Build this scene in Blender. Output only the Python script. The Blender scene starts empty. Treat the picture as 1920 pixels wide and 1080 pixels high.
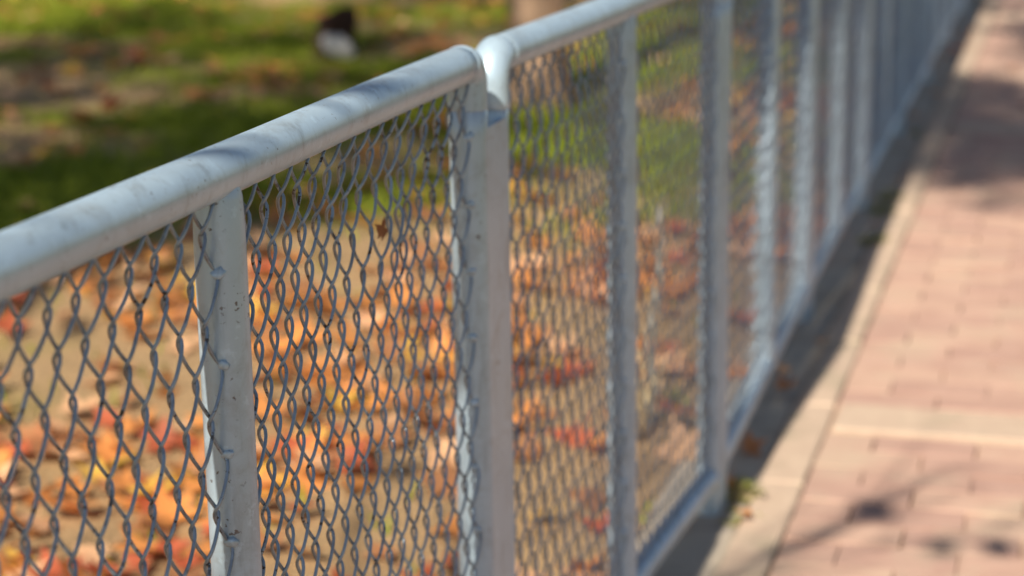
import bpy, bmesh, math, random
from mathutils import Vector, Matrix, noise

# ------------------------------------------------------------------ camera, light, exposure
sc = bpy.context.scene
col = sc.collection
R = math.radians
FPX, HORIZON, ROLL, EYE = 3800.0, -420.0, -0.015, 1.30
PITCH = math.atan((540 - HORIZON) / FPX)
fwd = Vector((0, math.cos(PITCH), -math.sin(PITCH)))
rgt = Vector((1, 0, 0)); upv = rgt.cross(fwd)
cr = math.cos(ROLL) * rgt + math.sin(ROLL) * upv
cu = -math.sin(ROLL) * rgt + math.cos(ROLL) * upv
cam_d = bpy.data.cameras.new('camera')
cam = bpy.data.objects.new('camera', cam_d); col.objects.link(cam)
m = Matrix((cr, cu, -fwd)).transposed().to_4x4(); m.translation = (0, 0, EYE)
cam.matrix_world = m
cam_d.sensor_width = 36; cam_d.lens = 36 * FPX / 1920
cam_d.clip_start = 0.05; cam_d.clip_end = 2000
cam_d.dof.use_dof = True; cam_d.dof.focus_distance = 1.80; cam_d.dof.aperture_fstop = 4.0
cam_d.dof.aperture_blades = 0
sc.camera = cam

SUN_AZ, SUN_EL = R(200.5), R(42)          # azimuth clockwise from +Y
world = bpy.data.worlds.new('World'); sc.world = world; world.use_nodes = True
wn = world.node_tree
bg = wn.nodes['Background']; sky = wn.nodes.new('ShaderNodeTexSky')
sky.sky_type = 'NISHITA'; sky.sun_disc = False
sky.sun_elevation = SUN_EL; sky.sun_rotation = SUN_AZ
wn.links.new(sky.outputs[0], bg.inputs[0]); bg.inputs[1].default_value = 0.056
sl = bpy.data.lights.new('sun', 'SUN'); sl.energy = 5.0; sl.angle = R(0.53); sl.color = (1.0, 0.91, 0.77)
sun = bpy.data.objects.new('sun', sl); col.objects.link(sun)
to_sun = Vector((math.sin(SUN_AZ) * math.cos(SUN_EL), math.cos(SUN_AZ) * math.cos(SUN_EL), math.sin(SUN_EL)))
sun.rotation_euler = to_sun.to_track_quat('Z', 'Y').to_euler()
sun.location = to_sun * 30
vs = sc.view_settings
vs.view_transform = 'Standard'; vs.look = 'None'; vs.gamma = 1; vs.use_curve_mapping = False; vs.exposure = 0.66
sc.render.engine = 'CYCLES'
sc.cycles.use_denoising = True
sc.cycles.max_bounces = 6

rnd = random.Random(7)

# ------------------------------------------------------------------ helpers
def px(x, y, z=0.0):
    a = (x - 960) / FPX; b = -(y - 540) / FPX
    d = fwd + a * cr + b * cu
    t = (z - EYE) / d.z
    return Vector((0, 0, EYE)) + d * t

def proj(P):
    v = P - Vector((0, 0, EYE)); z = v.dot(fwd)
    if z < 0.05: return None
    return 960 + FPX * v.dot(cr) / z, 540 - FPX * v.dot(cu) / z, z

def in_view(P, pad=40):
    q = proj(P)
    return q is not None and -pad < q[0] < 1920 + pad and -pad < q[1] < 1080 + pad

def mesh(name, verts, faces, mat=None, smooth=False):
    me = bpy.data.meshes.new(name); me.from_pydata(verts, [], faces); me.update()
    if mat: me.materials.append(mat)
    if smooth: me.polygons.foreach_set('use_smooth', [True] * len(me.polygons))
    return me

def link(name, data, parent=None, loc=None, rot=None):
    o = bpy.data.objects.new(name, data); col.objects.link(o)
    o.parent = parent
    if loc is not None: o.location = loc
    if rot is not None: o.rotation_euler = rot
    return o

def tag(o, label=None, cat=None, group=None, kind=None):
    if label: o['label'] = label
    if cat: o['category'] = cat
    if group: o['group'] = group
    if kind: o['kind'] = kind
    return o

def tube(points, radius, sides=12, caps=True):
    """verts, faces of a tube along points; radius a number or one per point"""
    V = []; F = []; n = len(points)
    pts = [Vector(p) for p in points]
    t = (pts[1] - pts[0]).normalized()
    nrm = t.orthogonal().normalized()
    for i, p in enumerate(pts):
        if i == 0: tt = pts[1] - pts[0]
        elif i == n - 1: tt = pts[-1] - pts[-2]
        else: tt = pts[i + 1] - pts[i - 1]
        tt.normalize()
        nrm = (nrm - tt * nrm.dot(tt)).normalized()
        bi = tt.cross(nrm)
        r = radius[i] if hasattr(radius, '__len__') else radius
        for k in range(sides):
            a = 2 * math.pi * k / sides
            V.append(p + nrm * (r * math.cos(a)) + bi * (r * math.sin(a)))
    for i in range(n - 1):
        for k in range(sides):
            k2 = (k + 1) % sides
            F.append((i * sides + k, i * sides + k2, (i + 1) * sides + k2, (i + 1) * sides + k))
    if caps:
        F.append(tuple(range(sides))[::-1]); F.append(tuple(range((n - 1) * sides, n * sides)))
    return V, F

# ------------------------------------------------------------------ materials
def new_mat(name):
    mt = bpy.data.materials.new(name); mt.use_nodes = True
    nt = mt.node_tree
    return mt, nt, nt.nodes['Principled BSDF']

def nz(nt, scale, detail=3, rough=0.5, vec=None, dist=0):
    n = nt.nodes.new('ShaderNodeTexNoise'); n.inputs['Scale'].default_value = scale
    n.inputs['Detail'].default_value = detail; n.inputs['Roughness'].default_value = rough
    n.inputs['Distortion'].default_value = dist
    if vec is not None: nt.links.new(vec, n.inputs['Vector'])
    return n.outputs['Fac']

def ramp(nt, fac, stops):
    r = nt.nodes.new('ShaderNodeValToRGB'); e = r.color_ramp.elements
    while len(e) < len(stops): e.new(0.5)
    for i, (p, c) in enumerate(stops):
        e[i].position = p; e[i].color = c if len(c) == 4 else (*c, 1)
    nt.links.new(fac, r.inputs[0]); return r.outputs[0]

def mixc(nt, fac, a, b, mode='MIX'):
    x = nt.nodes.new('ShaderNodeMix'); x.data_type = 'RGBA'; x.blend_type = mode
    for sck, v in ((x.inputs[0], fac), (x.inputs[6], a), (x.inputs[7], b)):
        if isinstance(v, (int, float)): sck.default_value = v
        elif isinstance(v, tuple): sck.default_value = (*v, 1) if len(v) == 3 else v
        else: nt.links.new(v, sck)
    return x.outputs[2]

def bump(nt, b, h, strength, dist):
    n = nt.nodes.new('ShaderNodeBump'); n.inputs['Strength'].default_value = strength
    n.inputs['Distance'].default_value = dist
    nt.links.new(h, n.inputs['Height']); nt.links.new(n.outputs[0], b.inputs['Normal'])

def coord(nt, kind='Object'):
    return nt.nodes.new('ShaderNodeTexCoord').outputs[kind]

def paint_mat(name, base, chip, dirt, chip_cut, rough=0.38, metal=0.2):
    mt, nt, b = new_mat(name)
    g = nt.nodes.new('ShaderNodeNewGeometry').outputs['Position']
    big = nz(nt, 9, 4, 0.6, g)
    c = mixc(nt, ramp(nt, big, [(0.35, (0, 0, 0)), (0.75, (1, 1, 1))]), base, tuple(v * 0.86 for v in base))
    dn = nz(nt, 23, 6, 0.7, g, 0.6)
    c = mixc(nt, ramp(nt, dn, [(0.50, (0, 0, 0)), (0.74, (0.75, 0.75, 0.75))]), c, dirt)
    ch = nz(nt, 150, 3, 0.6, g)
    scr = nt.nodes.new('ShaderNodeMapping'); scr.inputs['Scale'].default_value = (1, 1, 0.12); nt.links.new(g, scr.inputs[0])
    c = mixc(nt, ramp(nt, nz(nt, 70, 4, 0.65, scr.outputs[0]), [(0.55, (0, 0, 0)), (0.72, (0.38, 0.38, 0.38))]), c, tuple(v * 0.55 for v in dirt))
    c = mixc(nt, ramp(nt, nz(nt, 48, 5, 0.7, g), [(0.60, (0, 0, 0)), (0.66, (0.55, 0.55, 0.55))]), c, tuple(min(0.8, v * 1.18) for v in base))
    msk = nz(nt, 17, 2, 0.5, g)
    mm = nt.nodes.new('ShaderNodeMath'); mm.operation = 'MULTIPLY'
    nt.links.new(ramp(nt, ch, [(chip_cut, (0, 0, 0)), (chip_cut + 0.03, (1, 1, 1))]), mm.inputs[0])
    nt.links.new(ramp(nt, msk, [(0.48, (0, 0, 0)), (0.60, (1, 1, 1))]), mm.inputs[1])
    c = mixc(nt, mm.outputs[0], c, chip)
    nt.links.new(c, b.inputs['Base Color'])
    b.inputs['Roughness'].default_value = rough
    b.inputs['Metallic'].default_value = metal
    fine = nz(nt, 420, 4, 0.6, g)
    ad = nt.nodes.new('ShaderNodeMath'); ad.operation = 'SUBTRACT'
    nt.links.new(fine, ad.inputs[0]); nt.links.new(mm.outputs[0], ad.inputs[1])
    bump(nt, b, ad.outputs[0], 0.22, 0.0012)
    return mt

M_PIPE = paint_mat('silver_paint', (0.41, 0.535, 0.635), (0.13, 0.12, 0.12), (0.28, 0.33, 0.36), 0.645, 0.36, 0.25)
M_WIRE = paint_mat('wire_paint', (0.27, 0.34, 0.41), (0.06, 0.045, 0.035), (0.11, 0.09, 0.075), 0.575, 0.34, 0.6)

def lawn_mat():
    mt, nt, b = new_mat('lawn_soil')
    g = nt.nodes.new('ShaderNodeNewGeometry').outputs['Position']
    at = nt.nodes.new('ShaderNodeAttribute'); at.attribute_name = 'green'
    n1 = nz(nt, 14, 5, 0.65, g); n2 = nz(nt, 90, 4, 0.7, g)
    soil = mixc(nt, n1, (0.38, 0.245, 0.125), (0.60, 0.41, 0.22))
    soil = mixc(nt, ramp(nt, n2, [(0.4, (0, 0, 0)), (0.7, (1, 1, 1))]), soil, (0.20, 0.13, 0.07))
    gr = mixc(nt, n1, (0.085, 0.165, 0.008), (0.27, 0.28, 0.03))
    gr = mixc(nt, ramp(nt, n2, [(0.42, (0, 0, 0)), (0.75, (1, 1, 1))]), gr, (0.05, 0.085, 0.012))
    c = mixc(nt, at.outputs['Fac'], soil, gr)
    nt.links.new(c, b.inputs['Base Color']); b.inputs['Roughness'].default_value = 0.95
    b.inputs['Specular IOR Level'].default_value = 0.15
    bump(nt, b, n2, 0.8, 0.02)
    return mt

def simple_mat(name, c0, c1, scale, rough=0.9, bs=0.4, bd=0.004, c2=None, rand=0.0):
    mt, nt, b = new_mat(name)
    g = nt.nodes.new('ShaderNodeNewGeometry').outputs['Position']
    n1 = nz(nt, scale, 6, 0.65, g)
    c = mixc(nt, ramp(nt, n1, [(0.3, (0, 0, 0)), (0.7, (1, 1, 1))]), c0, c1)
    if c2:
        c = mixc(nt, ramp(nt, nz(nt, scale * 0.35, 4, 0.6, g), [(0.52, (0, 0, 0)), (0.68, (1, 1, 1))]), c, c2)
    if rand:
        oi = nt.nodes.new('ShaderNodeObjectInfo'); hs = nt.nodes.new('ShaderNodeHueSaturation')
        mr = nt.nodes.new('ShaderNodeMapRange'); nt.links.new(oi.outputs['Random'], mr.inputs[0])
        mr.inputs[3].default_value = 1 - rand; mr.inputs[4].default_value = 1 + rand
        nt.links.new(mr.outputs[0], hs.inputs['Value']); nt.links.new(c, hs.inputs['Color'])
        mr2 = nt.nodes.new('ShaderNodeMapRange'); nt.links.new(oi.outputs['Random'], mr2.inputs[0])
        mr2.inputs[3].default_value = 0.5 - rand * 0.06; mr2.inputs[4].default_value = 0.5 + rand * 0.06
        nt.links.new(mr2.outputs[0], hs.inputs['Hue'])
        c = hs.outputs[0]
    nt.links.new(c, b.inputs['Base Color']); b.inputs['Roughness'].default_value = rough
    b.inputs['Specular IOR Level'].default_value = 0.25
    bump(nt, b, nz(nt, scale * 6, 4, 0.7, g), bs, bd)
    return mt

def leaf_mat(name, c0, c1, trans=0.35):
    mt, nt, b = new_mat(name)
    oi = nt.nodes.new('ShaderNodeObjectInfo')
    g = nt.nodes.new('ShaderNodeNewGeometry')
    n1 = nz(nt, 30, 3, 0.6, g.outputs['Position'])
    c = mixc(nt, n1, c0, c1)
    hs = nt.nodes.new('ShaderNodeHueSaturation'); mr = nt.nodes.new('ShaderNodeMapRange')
    nt.links.new(oi.outputs['Random'], mr.inputs[0]); mr.inputs[3].default_value = 0.75; mr.inputs[4].default_value = 1.25
    nt.links.new(mr.outputs[0], hs.inputs['Value']); nt.links.new(c, hs.inputs['Color'])
    nt.links.new(hs.outputs[0], b.inputs['Base Color']); b.inputs['Roughness'].default_value = 0.6
    b.inputs['Specular IOR Level'].default_value = 0.3
    tr = nt.nodes.new('ShaderNodeBsdfTranslucent'); nt.links.new(hs.outputs[0], tr.inputs['Color'])
    mx = nt.nodes.new('ShaderNodeMixShader'); mx.inputs[0].default_value = trans
    out = nt.nodes['Material Output']
    nt.links.new(b.outputs[0], mx.inputs[1]); nt.links.new(tr.outputs[0], mx.inputs[2]); nt.links.new(mx.outputs[0], out.inputs[0])
    return mt

M_LAWN = lawn_mat()
M_EARTH = simple_mat('far_ground', (0.12, 0.16, 0.03), (0.30, 0.23, 0.10), 0.8)
M_CONC = simple_mat('pale_concrete', (0.42, 0.31, 0.235), (0.50, 0.385, 0.29), 18, 0.9, 0.4, 0.003, (0.36, 0.29, 0.21))
M_SAND = simple_mat('joint_sand', (0.42, 0.29, 0.22), (0.50, 0.35, 0.26), 25)
M_PAVER = simple_mat('clay_paver', (0.40, 0.25, 0.195), (0.475, 0.315, 0.245), 11, 0.85, 0.5, 0.003, (0.44, 0.32, 0.24), 0.09)
M_BARK = simple_mat('bark', (0.30, 0.19, 0.12), (0.50, 0.34, 0.23), 9, 0.95, 0.9, 0.02)
M_STUMP = simple_mat('stump_bark', (0.035, 0.018, 0.012), (0.075, 0.04, 0.028), 14, 0.95, 0.9, 0.02)
M_PALE = simple_mat('pale_wood', (0.46, 0.45, 0.43), (0.62, 0.60, 0.56), 20)
M_STAKE = simple_mat('weathered_stake', (0.17, 0.155, 0.13), (0.27, 0.25, 0.21), 30)
M_STRAW = simple_mat('straw', (0.55, 0.43, 0.24), (0.68, 0.56, 0.34), 30)
M_GRASS = leaf_mat('grass_blade', (0.09, 0.18, 0.006), (0.33, 0.32, 0.03), 0.3)
M_WEED = leaf_mat('weed_leaf', (0.14, 0.19, 0.03), (0.36, 0.33, 0.08), 0.3)
M_CROWN = leaf_mat('crown_leaf', (0.10, 0.14, 0.02), (0.36, 0.16, 0.03), 0.3)
LEAF = {
    'orange': leaf_mat('leaf_orange', (0.60, 0.22, 0.055), (0.72, 0.33, 0.11)),
    'red': leaf_mat('leaf_red', (0.43, 0.085, 0.04), (0.58, 0.17, 0.08)),
    'yellow': leaf_mat('leaf_yellow', (0.68, 0.40, 0.05), (0.76, 0.50, 0.12)),
    'brown': leaf_mat('leaf_brown', (0.30, 0.12, 0.05), (0.46, 0.23, 0.11)),
    'pale peach': leaf_mat('leaf_peach', (0.66, 0.37, 0.20), (0.76, 0.48, 0.28)),
}

# ------------------------------------------------------------------ layout frames
AZ_P = R(15.8)
U = Vector((math.sin(AZ_P), math.cos(AZ_P), 0)); W = Vector((math.cos(AZ_P), -math.sin(AZ_P), 0))
E0 = Vector((0.322, 3.162, 0)) + W * 0.012
def pw(u, v, z=0.0): return E0 + U * u + W * v + Vector((0, 0, z))
def uv(P): d = P - E0; return d.dot(U), d.dot(W)

def fb(x, y, s, seed=0.0):
    return noise.fractal(Vector((x * s, y * s, seed)), 1.0, 2.0, 4)

def greenness(P):
    """how far the ground here is grass rather than dry soil"""
    x, y = P.x, P.y
    d = y - 0.15 * x
    g = (d - 5.6) / 1.0
    g = max(-0.5, min(0.75, g))
    # dry worn strip across the lawn
    band = math.exp(-((d - 9.0 - 0.25 * math.sin(x * 1.3)) / 0.75) ** 2)
    g -= 0.75 * band * (1 if x < -0.9 else max(0, 1 - (x + 0.9) * 1.2))
    g += 1.5 * fb(x * 0.7, y, 1.1, 3.3) + 0.6 * fb(x, y, 3.1, 8.1)
    g -= 1.0 * max(0, 1 - abs(uv(P)[1] + 0.2) / 1.3)
    return max(0.0, min(1.0, g * 0.9 + 0.04))

# ------------------------------------------------------------------ ground
gv = [(-400, -400, -0.03), (400, -400, -0.03), (400, 400, -0.03), (-400, 400, -0.03)]
tag(link('ground', mesh('ground', gv, [(0, 1, 2, 3)], M_EARTH)), kind='structure')

STEP = 0.085
us = [-6 + i * STEP for i in range(int(24 / STEP))]
vsq = [-9.5 + i * STEP for i in range(int(9.5 / STEP))] + [-0.085, -0.04, 0.0]
vsq = sorted(set(round(v, 4) for v in vsq if v <= 0))
V = []; G = []
for u in us:
    for v in vsq:
        P = pw(u, v)
        h = 0.02 * fb(P.x, P.y, 1.7, 1.0) + 0.006 * fb(P.x, P.y, 9, 2.0)
        h *= min(1.0, max(0.0, (-v - 0.02) / 0.5))
        P.z = h; V.append(P); G.append(greenness(P))
nv = len(vsq); F = []
for i in range(len(us) - 1):
    for j in range(nv - 1):
        a = i * nv + j
        F.append((a, a + 1, a + nv + 1, a + nv))
me = mesh('lawn', V, F, M_LAWN, True)
att = me.attributes.new('green', 'FLOAT', 'POINT'); att.data.foreach_set('value', G)
me.flip_normals() if me.polygons[0].normal.z < 0 else None
tag(link('lawn', me), kind='structure')

# ------------------------------------------------------------------ path: slab, edging stones, cross bands, pavers
def box_mesh(name, lx, ly, h, mat, bev=0.004, seed=0, rough=0.0015):
    """bevel-topped block, base at z = 0, centred"""
    r = random.Random(seed)
    x, y = lx / 2, ly / 2
    def j(): return r.uniform(-rough, rough)
    lo = [(-x, -y), (x, -y), (x, y), (-x, y)]
    hi = [(-x + bev, -y + bev), (x - bev, -y + bev), (x - bev, y - bev), (-x + bev, y - bev)]
    VV = [(a, b, 0) for a, b in lo] + [(a + j(), b + j(), h - bev) for a, b in lo] + [(a + j(), b + j(), h + j() * 0.8) for a, b in hi]
    FF = []
    for k in range(4):
        k2 = (k + 1) % 4
        FF += [(k, k2, 4 + k2, 4 + k), (4 + k, 4 + k2, 8 + k2, 8 + k)]
    FF.append((8, 9, 10, 11))
    return mesh(name, VV, FF, mat)

M_FOOT = simple_mat('footing_concrete', (0.30, 0.265, 0.22), (0.45, 0.38, 0.30), 12, 0.92, 0.6, 0.004, (0.30, 0.25, 0.19))
fv = []; ff = []
for i in range(261):
    u = -6 + i * 0.1
    fv += [pw(u, -0.17 + 0.02 * fb(u, 0, 2.5, 5), 0.001), pw(u, -0.155, 0.009), pw(u, -0.012, 0.008), pw(u, 0.0 + 0.004 * fb(u, 1, 6, 5), 0.002)]
    if i: 
        b = 4 * i
        for q in range(3): ff.append((b - 4 + q, b - 3 + q, b + 1 + q, b + q))
fm = mesh('footing_strip', fv, ff, M_FOOT)
if fm.polygons[1].normal.z < 0: fm.flip_normals()
tag(link('footing_strip', fm), kind='structure')
PATHW = 2.6
slab = [pw(-7, 0, -0.001), pw(-7, PATHW, -0.001), pw(20, PATHW, -0.001), pw(20, 0, -0.001)]
path = tag(link('path', mesh('path', slab, [(0, 1, 2, 3)], M_SAND)), kind='structure')
ROTP = math.pi / 2 - AZ_P          # local x along the path
EDGE = [box_mesh('edging_stone', 0.492, 0.082, 0.016, M_CONC, 0.005, s, 0.002) for s in range(4)]
for k in range(52):
    u = -5.8 + k * 0.5
    o = link('edging_stone', EDGE[k % 4], path, pw(u, 0.043, rnd.uniform(-0.002, 0.001)), (0, 0, ROTP + rnd.uniform(-.006, .006)))
bands = [uv(px(1650, 795))[0] + 3.6 * k for k in range(-2, 5)]
BANDW = 0.17
bm_ = box_mesh('cross_band', 0.592, BANDW - 0.008, 0.014, M_CONC, 0.005, 9, 0.002)
for bu in bands:
    for q in range(4):
        link('cross_band', bm_, path, pw(bu, 0.09 + 0.3 + q * 0.6, 0), (0, 0, ROTP - math.pi / 2))
PAVE = [box_mesh('paver', 0.1965, 0.0962, 0.013, M_PAVER, 0.002, 20 + s, 0.002) for s in range(6)]
cand = []; row = 0; u = -6.0
while u < 19.5:
    if any(abs(u - bu) < BANDW / 2 + 0.045 for bu in bands):
        u += 0.005; continue
    off = 0.0 if row % 2 == 0 else 0.1
    v = 0.187 + 0.0 - off
    while v < PATHW - 0.1:
        if v - 0.0975 >= 0.085 - 0.012: cand.append((u, v, 0.0))
        v += 0.2
    if off: cand.append((u, 0.137, 1.0))
    row += 1; u += 0.1
HALF = box_mesh('paver', 0.096, 0.096, 0.013, M_PAVER, 0.002, 40, 0.002)
vis = [c for c in cand if in_view(pw(c[0], c[1]), 25)]
vis.sort(key=lambda c: (pw(c[0], c[1]) - cam.location).length)
single = set(vis[:300])
rest_v = []; rest_f = []
for c in cand:
    z = rnd.uniform(-0.002, 0.0015); a = ROTP - math.pi / 2 + rnd.uniform(-.012, .012)
    me = HALF if c[2] else rnd.choice(PAVE)
    if c in single:
        link('paver', me, path, pw(c[0], c[1], z), (0, 0, a))
    else:
        mx = Matrix.Translation(pw(c[0], c[1], z)) @ Matrix.Rotation(a, 4, 'Z'); b0 = len(rest_v)
        rest_v += [mx @ v.co for v in me.vertices]
        rest_f += [tuple(b0 + i for i in p.vertices) for p in me.polygons]
tag(link('paver_field', mesh('paver_field', rest_v, rest_f, M_PAVER), path), kind='stuff')

# ------------------------------------------------------------------ fence
PR = 0.0222                      # pipe radius
ZR = 0.985                       # rail centre height
ZB = 0.082                       # bottom rail centre height
WR = 0.00170                     # wire radius
PITCHV = 0.079                  # diamond height
ER = 0.028                       # elbow bend radius

def wob(points, amp, seed):
    return points

def warp(x, z, seed, amt):
    dx = 0.0045 * amt * noise.noise(Vector((x * 5, z * 5, seed)))
    dz = 0.005 * amt * noise.noise(Vector((x * 4, z * 4, seed + 9)))
    dy = 0.006 * amt * noise.noise(Vector((x * 3.5, z * 3, seed + 17)))
    return dx, dy, dz

def wire_mesh(i, xi, w, seed, amt, sides, per, dent=None, bulge=0.0):
    a = w / 2 + WR * 1.0; e = 0.0045
    ztop = ZR - PR + 0.004; z0 = ZR - PR - 0.019
    zbot = ZB + PR - 0.004
    n = int((ztop - zbot) / PITCHV * per)
    pts = []
    for k in range(n + 1):
        z = zbot + (ztop - zbot) * k / n
        ph = 2 * math.pi * (z - z0) / PITCHV + math.pi * i
        c = math.cos(ph); s = math.sin(ph)
        x = a * math.asin(0.93 * c) / math.asin(0.93)
        y = e * math.tanh(1.5 * s) / math.tanh(1.5)
        dx, dy, dz = warp(xi + x, z, seed, amt)
        fade = min(1, max(0, (ztop - z) / 0.08)) * min(1, max(0, (z - zbot) / 0.08))
        dy += bulge * (0.35 + 0.65 * min(1, max(0, (z - 0.25) / 0.6)))
        if dent:
            q = math.exp(-((xi - dent[0]) / dent[2]) ** 2 - ((z - dent[1]) / dent[3]) ** 2)
            dy -= 0.012 * q; dx += 0.010 * q * math.sin((z - dent[1]) * 40)
        pts.append((xi + x + dx * fade, y + dy * fade, z + dz * fade))
    VV, FF = tube(pts, WR, sides)
    return mesh('wire', VV, FF, M_WIRE, True)

def blob_mesh(seed, r):
    bm = bmesh.new(); bmesh.ops.create_icosphere(bm, subdivisions=2, radius=r)
    for v in bm.verts:
        v.co *= 1 + 0.45 * noise.noise(v.co * (1.3 / r) + Vector((seed, 0, 0)))
    me = bpy.data.meshes.new('weld_bead'); bm.to_mesh(me); bm.free()
    me.materials.append(M_PIPE); me.polygons.foreach_set('use_smooth', [True] * len(me.polygons)); return me
BEADS = [blob_mesh(s * 3.1, 0.0052) for s in range(5)]

def pipe(name, p0, p1, r, parent, n=24, flare0=0, flare1=0, seed=0, sides=40):
    p0 = Vector(p0); p1 = Vector(p1); L = (p1 - p0).length
    ts = [i / n for i in range(n + 1)]
    if flare0: ts += [0.0015 * q / L for q in range(1, 12)]
    if flare1: ts += [1 - 0.0015 * q / L for q in range(1, 12)]
    ts = sorted(set(ts)); pts = []; rr = []
    side = (p1 - p0).normalized().orthogonal()
    for t in ts:
        p = p0.lerp(p1, t) + side * (0.0012 * noise.noise(Vector((seed, t * 3, 0.5))))
        r_ = r * (1 + 0.006 * noise.noise(Vector((seed + 5, t * L * 9, 0.1))))
        if flare0: r_ += flare0 * math.exp(-t * L / 0.004)
        if flare1: r_ += flare1 * math.exp(-(1 - t) * L / (0.004 if flare1 > 0 else 0.008))
        pts.append(p); rr.append(r_)
    VV, FF = tube(pts, rr, sides)
    return link(name, mesh(name, VV, FF, M_PIPE, True), parent)

shared_wires = {}
MESH_Y = -0.0065                 # the mesh is welded a little to the path side of the pipes' centre
def fence_panel(P, az, L, label, seed, fine, mid=0.5):
    root = link('fence_panel', None, None, (P.x, P.y, 0), (0, 0, math.pi / 2 - az))
    root.empty_display_size = 0.2
    tag(root, label, 'fence', 'chain-link fence panels along the path')
    xa, xb, xm = PR + 0.0012, L - PR - 0.0012, L * mid
    sd = 36 if fine else 20
    pipe('top_rail', (xa + 0.025, 0, ZR), (xb - 0.018, 0, ZR), PR, root, 40, seed=seed, sides=sd)
    for sgn, x in ((1, xa), (-1, xb)):
        ER = 0.028 if sgn > 0 else 0.0215
        pts = [(x, 0, ZR - ER - 0.031)] ; rr = [PR + 0.0014]
        pts.append((x, 0, ZR - ER - 0.0295)); rr.append(PR + 0.0022)
        pts.append((x, 0, ZR - ER - 0.020)); rr.append(PR + 0.0016)
        for k in range(0, 11):
            an = math.pi / 2 * k / 10
            pts.append((x + sgn * ER * (1 - math.cos(an)), 0, ZR - ER + ER * math.sin(an))); rr.append(PR + 0.0013)
        if sgn < 0:
            rr = [r_ - 0.0008 for r_ in rr]; rr[0] = rr[1] = PR + 0.0006
        pts.append((x + sgn * (ER + 0.004), 0, ZR)); rr.append(PR + (0.0008 if sgn > 0 else 0.0004))
        VV, FF = tube(pts, rr, sd)
        link('elbow', mesh('elbow', VV, FF, M_PIPE, True), root)
        pipe('end_post', (x, 0, -0.06), (x, 0, ZR - ER - 0.01), PR, root, 20, seed=seed + x, sides=sd)
    pipe('middle_post', (xm, 0, ZB + 0.004), (xm, 0, ZR - 0.004), PR * 0.985, root, 20, 0.003, -0.0085, seed + 3, sd)
    pipe('bottom_rail', (xa + PR * 0.8, 0, ZB), (xb - PR * 0.8, 0, ZB), PR * 0.93, root, 20, 0.003, 0.003, seed + 4, sd)
    PX = math.sqrt(PR * PR - MESH_Y * MESH_Y)
    for bay, (x0, x1) in enumerate(((xa + PX, xm - PX), (xm + PX, xb - PX))):
        over = WR * 0.4
        n = round((x1 - x0) / 0.0203); n += n % 2
        w = (x1 - x0 + over - 2 * WR) / n
        for i in range(n):
            xi = x0 - over / 2 + WR + w * (i + 0.5)
            if fine:
                dent = (x0 + 0.60 * (x1 - x0), 0.83, 0.06, 0.07) if (fine == 2 and bay == 1) else None
                sag = (0.015 if fine == 2 else -0.008) * math.sin(math.pi * (i + 0.5) / n)
                me = wire_mesh(i, xi, w, seed, 1.0, 8, 18, dent, sag)
                link('wire', me, root, (0, MESH_Y, 0))
            else:
                key = (i % 2, round(w, 5))
                if key not in shared_wires: shared_wires[key] = wire_mesh(i, 0.0, w, 4.0, 0.25, 5, 12)
                link('wire', shared_wires[key], root, (xi, MESH_Y, 0))
        # weld beads where the end wires touch the posts
        z0 = ZR - PR - 0.019
        k = 0
        while fine and z0 - k * PITCHV / 2 > ZB + 0.04:
            z = z0 - k * PITCHV / 2
            right = (math.cos(math.pi * k * 1.0 + math.pi * (n - 1)) > 0)
            if right:
                b = link('weld_bead', BEADS[k % 5], root, (x1 + 0.0008, MESH_Y - 0.001, z), (k * 1.3, k * 0.7, 0))
                b.scale = (0.9, 1.2, 1.0 + 0.3 * math.sin(k * 2.1))
            k += 1
    return root

def adir(az): return Vector((math.sin(az), math.cos(az), 0))
PB = px(890, 112, ZR); PB.z = 0
PD = px(1330, 967, 0)
az0 = R(17.1); L0 = 1.330
P0 = PB - adir(az0) * 1.335
PS = px(916, 99, ZR); PS.z = 0
d1 = PD - PS; az1 = math.atan2(d1.x, d1.y); L1 = d1.length + PR * 1.9
PS = PS - adir(az1) * PR
PF = px(1502, 605, 0)
P2 = PS + adir(az1) * L1
d2 = PF - P2; az2 = math.atan2(d2.x, d2.y); L2 = d2.length + PR * 0.9
P3 = P2 + adir(az2) * L2
fence_panel(P0 - adir(az0) * 1.34, az0, 1.338, 'chain-link fence panel before the one with the caught brown leaf', 50.0, 0)
fence_panel(P0, az0, L0, 'silver chain-link fence panel with a dried brown leaf caught in its mesh', 11.0, 2, 0.4797)
panel1 = fence_panel(PS, az1, L1, 'silver chain-link fence panel whose far leg stands by the green weed', 23.0, 1)
c0 = P0 + adir(az0) * (L0 - PR); c1 = PS + adir(az1) * PR
def joint_plate(root, c0, c1):
    t = (c1 - c0).normalized(); nn = Vector((t.y, -t.x, 0)); c = (c0 + c1) / 2 + nn * (PR - 0.003)
    hl = (c1 - c0).length / 2 + 0.002; VV = []
    for z in (ZB + 0.03, ZR - 0.075):
        for a, b in ((-hl, -0.002), (hl, -0.002), (hl * .97, 0.0022), (-hl * .97, 0.0022)): VV.append(c + t * a + nn * b + Vector((0, 0, z)))
    FF = [(0, 1, 2, 3), (7, 6, 5, 4)] + [(k, 4 + k, 4 + (k + 1) % 4, (k + 1) % 4) for k in range(4)]
    inv = Matrix.Rotation(-root.rotation_euler.z, 4, 'Z') @ Matrix.Translation(-root.location)
    link('joint_plate', mesh('joint_plate', [inv @ v for v in VV], FF, M_PIPE), root)
panel1.location.z = -0.006
joint_plate(panel1, c0, c1)
fence_panel(P2, az2, L2, 'silver chain-link fence panel just past the green weed at its post', 31.0, 1)
Q = P3; azq = R(15.6)
for k in range(7):
    fence_panel(Q, azq, 1.335, 'silver chain-link fence panel farther along the paved path, past the weed', 60.0 + k * 7, 0)
    Q = Q + adir(azq) * 1.336

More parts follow.
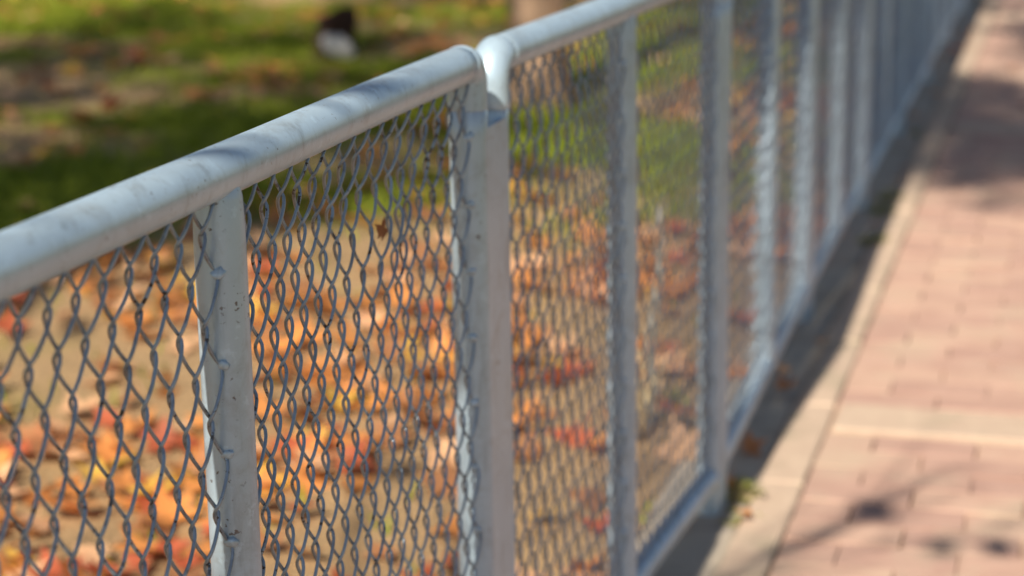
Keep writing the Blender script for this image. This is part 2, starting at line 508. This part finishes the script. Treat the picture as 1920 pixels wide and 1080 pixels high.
# ------------------------------------------------------------------ fallen maple leaves
def leaf_outline():
    pts = []
    lob = [(-2.35, 0.55), (-1.15, 0.92), (0.0, 1.0), (1.15, 0.92), (2.35, 0.55)]
    for k, (a, r) in enumerate(lob):
        if k: 
            am = (a + lob[k - 1][0]) / 2; pts.append((am, 0.42))
        pts += [(a - 0.24, r * 0.72), (a - 0.16, r * 0.70), (a, r), (a + 0.16, r * 0.70), (a + 0.24, r * 0.72)]
    pts.append((2.95, 0.2)); pts.insert(0, (-2.95, 0.2))
    return pts
OUT = leaf_outline()
def leaf_geo(seed):
    r = random.Random(seed)
    curl = r.uniform(0.15, 0.5); fold = r.uniform(-0.2, 0.5); tw = r.uniform(-0.4, 0.4)
    def lift(x, y): return curl * (x * x + y * y) * 0.6 + fold * abs(x) * 0.5 + tw * x * y * 0.6 + 0.10 * math.sin(5 * x + seed) * (x * x + y * y)
    VV = [(0, 0, 0)]; FF = []
    for f_ in (0.5, 1.0):
        for a, rr in OUT:
            rr = rr * f_ * (1 + r.uniform(-0.06, 0.06)) if f_ == 1 else rr * f_
            x, y = math.sin(a) * rr, math.cos(a) * rr
            VV.append((x, y, lift(x, y)))
    n = len(OUT)
    for k in range(n - 1):
        FF.append((0, 1 + k + 1, 1 + k)); FF.append((1 + k, 1 + k + 1, 1 + n + k + 1, 1 + n + k))
    b0 = len(VV)   # stalk
    for t in range(4):
        y = -0.05 - t * 0.25; VV += [(-0.018, y, 0.03 * t * t), (0.018, y, 0.03 * t * t)]
    for t in range(3): FF.append((b0 + 2 * t, b0 + 2 * t + 1, b0 + 2 * t + 3, b0 + 2 * t + 2))
    return VV, FF
GEO = [leaf_geo(s) for s in range(6)]
LM = {c: [mesh('fallen_leaf', *g, LEAF[c], True) for g in GEO] for c in LEAF}
names = list(LEAF); wts = [0.40, 0.17, 0.06, 0.22, 0.15]
FENCE_V = lambda u: -0.07
spots = []
def leaf_at(P, big=1.0):
    s = rnd.uniform(0.042, 0.082) * big
    c = rnd.choices(names, wts)[0]
    rot = (rnd.gauss(0, 0.28), rnd.gauss(0, 0.28), rnd.uniform(0, 6.28))
    spots.append((P, s, c, rot, rnd.randrange(6)))
def fence_x(y):
    """x of the fence line at this y"""
    pts = [P0, PB, P2, P3, Q]
    for a, b in zip(pts, pts[1:]):
        if y < b.y or b is Q: return a.x + (b.x - a.x) * (y - a.y) / (b.y - a.y)
tries = 0
while len(spots) < 3900 and tries < 200000:
    tries += 1
    y = rnd.uniform(1.0, 13.5); x = rnd.uniform(-3.6, fence_x(y) - 0.05)
    d = y - 0.15 * x
    dens = 1.3 if d < 5.2 else (1.3 - (d - 5.2) * 0.80 if d < 6.6 else 0.17)
    if d > 5.2: dens += 0.75 * max(0, 1 - (fence_x(y) - x) / 1.3)
    dens *= 0.10 + 1.5 * max(0, 0.28 + 1.7 * fb(x, y, 1.3, 21.0))
    if rnd.random() < dens: leaf_at(Vector((x, y, 0)), 1.0 if d < 6.5 else 1.15)
for k in range(44):           # a few blown on to the strip and the path
    u = rnd.uniform(0, 9.5); v = rnd.choice([rnd.uniform(-0.05, 0.03), rnd.uniform(0.1, 0.7)])
    if v > 0.1 and u < 4.5: continue
    leaf_at(pw(u, v, 0.014), 0.55)
def near_key(s): return (s[0] - cam.location).length / s[1]
vis = sorted([s for s in spots if in_view(s[0])], key=near_key)
ones = set(id(s) for s in vis[:300])
rest = {c: ([], []) for c in LEAF}
for s in spots:
    P, sz, c, rot, g = s
    z = P.z + 0.012 + (0.02 * fb(P.x, P.y, 1.7, 1.0) if P.z == 0 else 0) + rnd.uniform(0, 0.012)
    if id(s) in ones:
        o = link('fallen_leaf', LM[c][g], None, (P.x, P.y, z), rot); o.scale = (sz, sz, sz)
        where = 'lying on the ground behind the fence' if P.z == 0 else 'blown onto the paved path'
        tag(o, f'fallen {c} maple leaf {where}', 'leaf', f'fallen {c} maple leaves {"on the lawn" if P.z == 0 else "on the path"}')
    else:
        from mathutils import Euler
        mx = Matrix.Translation((P.x, P.y, z)) @ Euler(rot).to_matrix().to_4x4() @ Matrix.Scale(sz, 4)
        VV, FF = rest[c]; b0 = len(VV)
        VV += [mx @ Vector(v) for v in GEO[g][0]]; FF += [tuple(b0 + i for i in f_) for f_ in GEO[g][1]]
# the remaining litter is one mass
VV = []; FF = []; MI = []
for mi, c in enumerate(LEAF):
    b0 = len(VV); VV += rest[c][0]; FF += [tuple(b0 + i for i in f_) for f_ in rest[c][1]]; MI += [mi] * len(rest[c][1])
lm = mesh('leaf_litter', VV, FF, None, True)
for c in LEAF: lm.materials.append(LEAF[c])
lm.polygons.foreach_set('material_index', MI)
tag(link('leaf_litter', lm), 'scattered smaller autumn leaf litter on the lawn', 'leaf litter', kind='stuff')

# the brown leaf caught in the mesh
zc = 0.83
pc = px(716, 440, 0.80)
xl = L0 / 2 + PR + 0.60 * (L0 / 2 - 2 * PR)
pl = P0 + adir(az0) * xl + Vector((0, 0, 0.8))
best = min((abs(proj(P0 + adir(az0) * (L0 * t / 400) + Vector((0, 0, z / 200)))[0] - 716) + abs(proj(P0 + adir(az0) * (L0 * t / 400) + Vector((0, 0, z / 200)))[1] - 435), t, z)
           for t in range(200, 400) for z in range(130, 196))
cl = link('dried_leaf', LM['brown'][2], None, P0 + adir(az0) * (L0 * best[1] / 400) + Vector((0, 0, best[2] / 200)), (R(95), R(20), R(-30)))
cl.scale = (0.010, 0.022, 0.012)
tag(cl, 'small dried brown leaf caught in the chain-link mesh', 'leaf')

# ------------------------------------------------------------------ grass
gv = []; gf = []
count = 0
while count < 42000:
    y = rnd.uniform(2.5, 13.6); x = rnd.uniform(-3.7, 2.6)
    if x > fence_x(y) - 0.03: continue
    P = Vector((x, y, 0))
    if not in_view(P, 120): 
        if rnd.random() < 0.8: continue
    g = greenness(P)
    if rnd.random() > g * g + 0.015: continue
    h = rnd.uniform(0.025, 0.065); a = rnd.uniform(0, 6.28); w = rnd.uniform(0.003, 0.006)
    z = 0.02 * fb(x, y, 1.7, 1.0) - 0.004
    ln = rnd.uniform(0.3, 1.0) * h; b = rnd.uniform(0, 6.28)
    dx, dy = math.cos(a) * w, math.sin(a) * w; ex, ey = math.cos(b) * ln, math.sin(b) * ln
    i = len(gv)
    gv += [(x - dx, y - dy, z), (x + dx, y + dy, z), (x + dx * .7 + ex * .4, y + dy * .7 + ey * .4, z + h * .65), (x - dx * .7 + ex * .4, y - dy * .7 + ey * .4, z + h * .65), (x + ex, y + ey, z + h)]
    gf += [(i, i + 1, i + 2, i + 3), (i + 3, i + 2, i + 4)]
    count += 1
tag(link('grass', mesh('grass', gv, gf, M_GRASS)), 'short green grass growing on the lawn behind the fence', 'grass', kind='stuff')

# ------------------------------------------------------------------ weeds along the edging
def weed(P, r, n, hmax, label, straw, group=None):
    root = link('weed', None, None, P); tag(root, label, 'weed', group)
    VV = []; FF = []; SV = []; SF = []
    for k in range(n):
        a = rnd.uniform(0, 6.28); d = r * math.sqrt(rnd.random()); h = rnd.uniform(0.3, 1) * hmax
        tip = Vector((math.cos(a) * d, math.sin(a) * d, h * (1 - 0.5 * d / r)))
        base = Vector((tip.x * 0.15, tip.y * 0.15, 0))
        sv, sf = tube([base, base.lerp(tip, .5) + Vector((0, 0, h * .15)), tip], [0.0013, 0.001, 0.0006], 4)
        b0 = len(SV); SV += sv; SF += [tuple(b0 + i for i in f_) for f_ in sf]
        for q in range(2):
            c = base.lerp(tip, rnd.uniform(.6, 1.0)) + Vector((0, 0, 0.003 * q))
            l = rnd.uniform(0.012, 0.026); b = rnd.uniform(0, 6.28)
            t = Vector((math.cos(b), math.sin(b), rnd.uniform(-.2, .5))).normalized() * l
            s = Vector((-math.sin(b), math.cos(b), rnd.uniform(-.3, .3))) * l * 0.28
            i = len(VV); VV += [c, c + t * .5 + s, c + t, c + t * .5 - s]; FF.append((i, i + 1, i + 2, i + 3))
    link('foliage', mesh('foliage', VV, FF, M_WEED), root)
    link('stems', mesh('stems', SV, SF, M_STRAW if straw else M_WEED), root)
    return root
weed(px(1388, 945), 0.045, 44, 0.06, 'yellow-green weed growing at the foot of a double fence post', True)
weed(px(1400, 985), 0.05, 16, 0.02, 'low straggly dry weed on the pale edging beside the green weed', True)
for q in ((1640, 462), (1655, 405), (1668, 380)):
    weed(px(*q), 0.05, 30, 0.05, 'small dark green weed tuft in the gap along the edging', False, 'weed tufts along the edging')
for k in range(9):
    u = rnd.uniform(3.6, 9.0)
    weed(pw(u, rnd.choice([-0.02, 0.29, 0.49, 0.69])), 0.035, 14, 0.025, 'tiny moss-like weed in a joint of the far paving', False, 'small weeds in the paving joints')

# ------------------------------------------------------------------ stake and dry stalks behind the mesh
b0 = px(1214, 800); t0 = b0 + Vector((0.03, 0.02, 0.46))
pts = [b0 + (t0 - b0) * (k / 10) + Vector((0.006 * math.sin(k * 1.1), 0.004 * math.cos(k * .9), -0.03 if k == 0 else 0)) for k in range(11)]
VV, FF = tube([p - b0 for p in pts], [0.011 - 0.0004 * k for k in range(11)], 10)
st = link('stake', mesh('stake', VV, FF, M_STAKE, True), None, b0)
tag(st, 'thin pale weathered stake leaning just behind the fence mesh', 'stake')
root = link('dry_grass_tuft', None, None, px(1200, 835))
tag(root, 'tuft of pale dry grass stalks beside the thin stake', 'grass tuft')
for k in range(16):
    a = rnd.uniform(0, 6.28); h = rnd.uniform(0.08, 0.26); s = rnd.uniform(0.02, 0.09)
    VV, FF = tube([(0, 0, -0.01), (math.cos(a) * s * .3, math.sin(a) * s * .3, h * .6), (math.cos(a) * s, math.sin(a) * s, h)], [0.002, 0.0016, 0.0006], 5)
    link('stalk', mesh('stalk', VV, FF, M_STRAW, True), root)

# ------------------------------------------------------------------ stump on the lawn
sb = px(632, 104)
root = link('stump', None, None, sb); tag(root, 'small dark brown stump with a pale whitish split face on the lawn', 'stump')
bm = bmesh.new(); bmesh.ops.create_cone(bm, cap_ends=True, segments=20, radius1=0.115, radius2=0.085, depth=0.22)
bmesh.ops.subdivide_edges(bm, edges=bm.edges[:], cuts=3, use_grid_fill=True)
for v in bm.verts:
    v.co.z += 0.10
    k = 1 + 0.35 * noise.noise(v.co * 9) ; v.co.x *= k; v.co.y *= k
    if v.co.z > 0.15: v.co.z += 0.05 * noise.noise(v.co * 14) + 0.35 * max(0, v.co.x) - 0.25 * max(0, -v.co.x)
me = bpy.data.meshes.new('bark'); bm.to_mesh(me); bm.free(); me.materials.append(M_STUMP); link('bark', me, root)
bm = bmesh.new(); bmesh.ops.create_icosphere(bm, subdivisions=3, radius=1)
for v in bm.verts:
    v.co = Vector((v.co.x * 0.085, v.co.y * 0.05, v.co.z * 0.052)) * (1 + 0.25 * noise.noise(v.co * 2.2))
me = bpy.data.meshes.new('split_face'); bm.to_mesh(me); bm.free(); me.materials.append(M_PALE)
o = link('split_face', me, root, (0.012, -0.09, 0.055), (R(-15), R(32), 0))

# ------------------------------------------------------------------ trees
def make_tree(P, h, r, seed, label, group, nleaf, lean=(0, 0), spread=1.0, crown_lo=0.35):
    rr = random.Random(seed)
    root = link('maple_tree', None, None, P); tag(root, label, 'tree', group)
    VV = []; FF = []
    def add(pts, rad, sides):
        v, f_ = tube(pts, rad, sides); b0 = len(VV); VV.extend(v); FF.extend(tuple(b0 + i for i in q) for q in f_)
    n = 14; pts = []; rad = []
    for k in range(n + 1):
        t = k / n
        pts.append(Vector((lean[0] * t * h + 0.12 * math.sin(t * 4 + seed) * t, lean[1] * t * h + 0.10 * math.cos(t * 3 + seed) * t, -0.1 + t * h * 0.8)))
        rad.append(r * (1 - 0.85 * t) * (1 + 0.55 * math.exp(-t * h / 0.16)))
    add(pts, rad, 18)
    tips = []
    for k in range(17):
        t = crown_lo + (0.98 - crown_lo) * k / 16; i = min(n - 1, int(t * n)); b = pts[i].lerp(pts[i + 1], t * n - i)
        a = k * 2.4 + rr.uniform(-.4, .4); L = h * 0.36 * spread * (1.15 - 0.6 * (t - crown_lo)) * rr.uniform(.75, 1.1)
        d = Vector((math.cos(a), math.sin(a), rr.uniform(.35, .8))).normalized()
        lp = [b]; cur = b; dd = d
        for s in range(5):
            dd = (dd + Vector((rr.uniform(-.25, .25), rr.uniform(-.25, .25), rr.uniform(-.05, .22)))).normalized()
            cur = cur + dd * L / 5; lp.append(cur)
        r0 = r * (1 - 0.85 * t) * 0.5
        add(lp, [r0 * (1 - .17 * s) for s in range(6)], 7)
        for s in range(2, 6):
            for q in range(3):
                d2 = (dd + Vector((rr.uniform(-1, 1), rr.uniform(-1, 1), rr.uniform(-.5, .7)))).normalized(); L2 = L * rr.uniform(.2, .42)
                e = lp[s] + d2 * L2 * .5 + Vector((0, 0, .05)); e2 = lp[s] + d2 * L2
                add([lp[s], e, e2], [r0 * .28, r0 * .18, r0 * .07], 4); tips += [e, e2]
    link('trunk', mesh('trunk', VV, FF, M_BARK, True), root)
    LV = []; LF = []
    for k in range(nleaf):
        c = rr.choice(tips) + Vector((rr.gauss(0, .17), rr.gauss(0, .17), rr.gauss(0, .14)))
        s = rr.uniform(.035, .065) * (1.35 if h > 10 else 1.0)
        x = Vector((rr.gauss(0, 1), rr.gauss(0, 1), rr.gauss(0, 1))).normalized(); y = x.orthogonal().normalized()
        i = len(LV); LV += [c - x * s, c + y * s * .8, c + x * s, c - y * s * .8]; LF.append((i, i + 1, i + 2, i + 3))
    link('crown', mesh('crown', LV, LF, M_CROWN), root)
    return root
g_ = 'maple trees round the lawn'
tb = px(1012, 205)
make_tree(Vector((tb.x, tb.y, 0)), 6.5, 0.118, 3, 'slim maple tree with tan trunk standing close behind the fence', g_, 3500, (0.0, 0.01), 0.9, 0.42)
for k, (x, y, h, r, n, lo, sp) in enumerate([(-1.5, -0.7, 5.0, 0.10, 40, 0.40, 0.7), (-3.7, 0.3, 9.0, 0.15, 3600, 0.55, 0.42),
                                            (-2.0, -4.9, 18.0, 0.2, 8000, 0.72, 0.22), (-5.6, -0.8, 14.0, 0.2, 2800, 0.6, 0.4)]):
    make_tree(Vector((x, y, 0)), h, r, 20 + k * 7, 'maple tree shading the lawn from beyond its open side', g_, n, (0.01, 0), sp, lo)
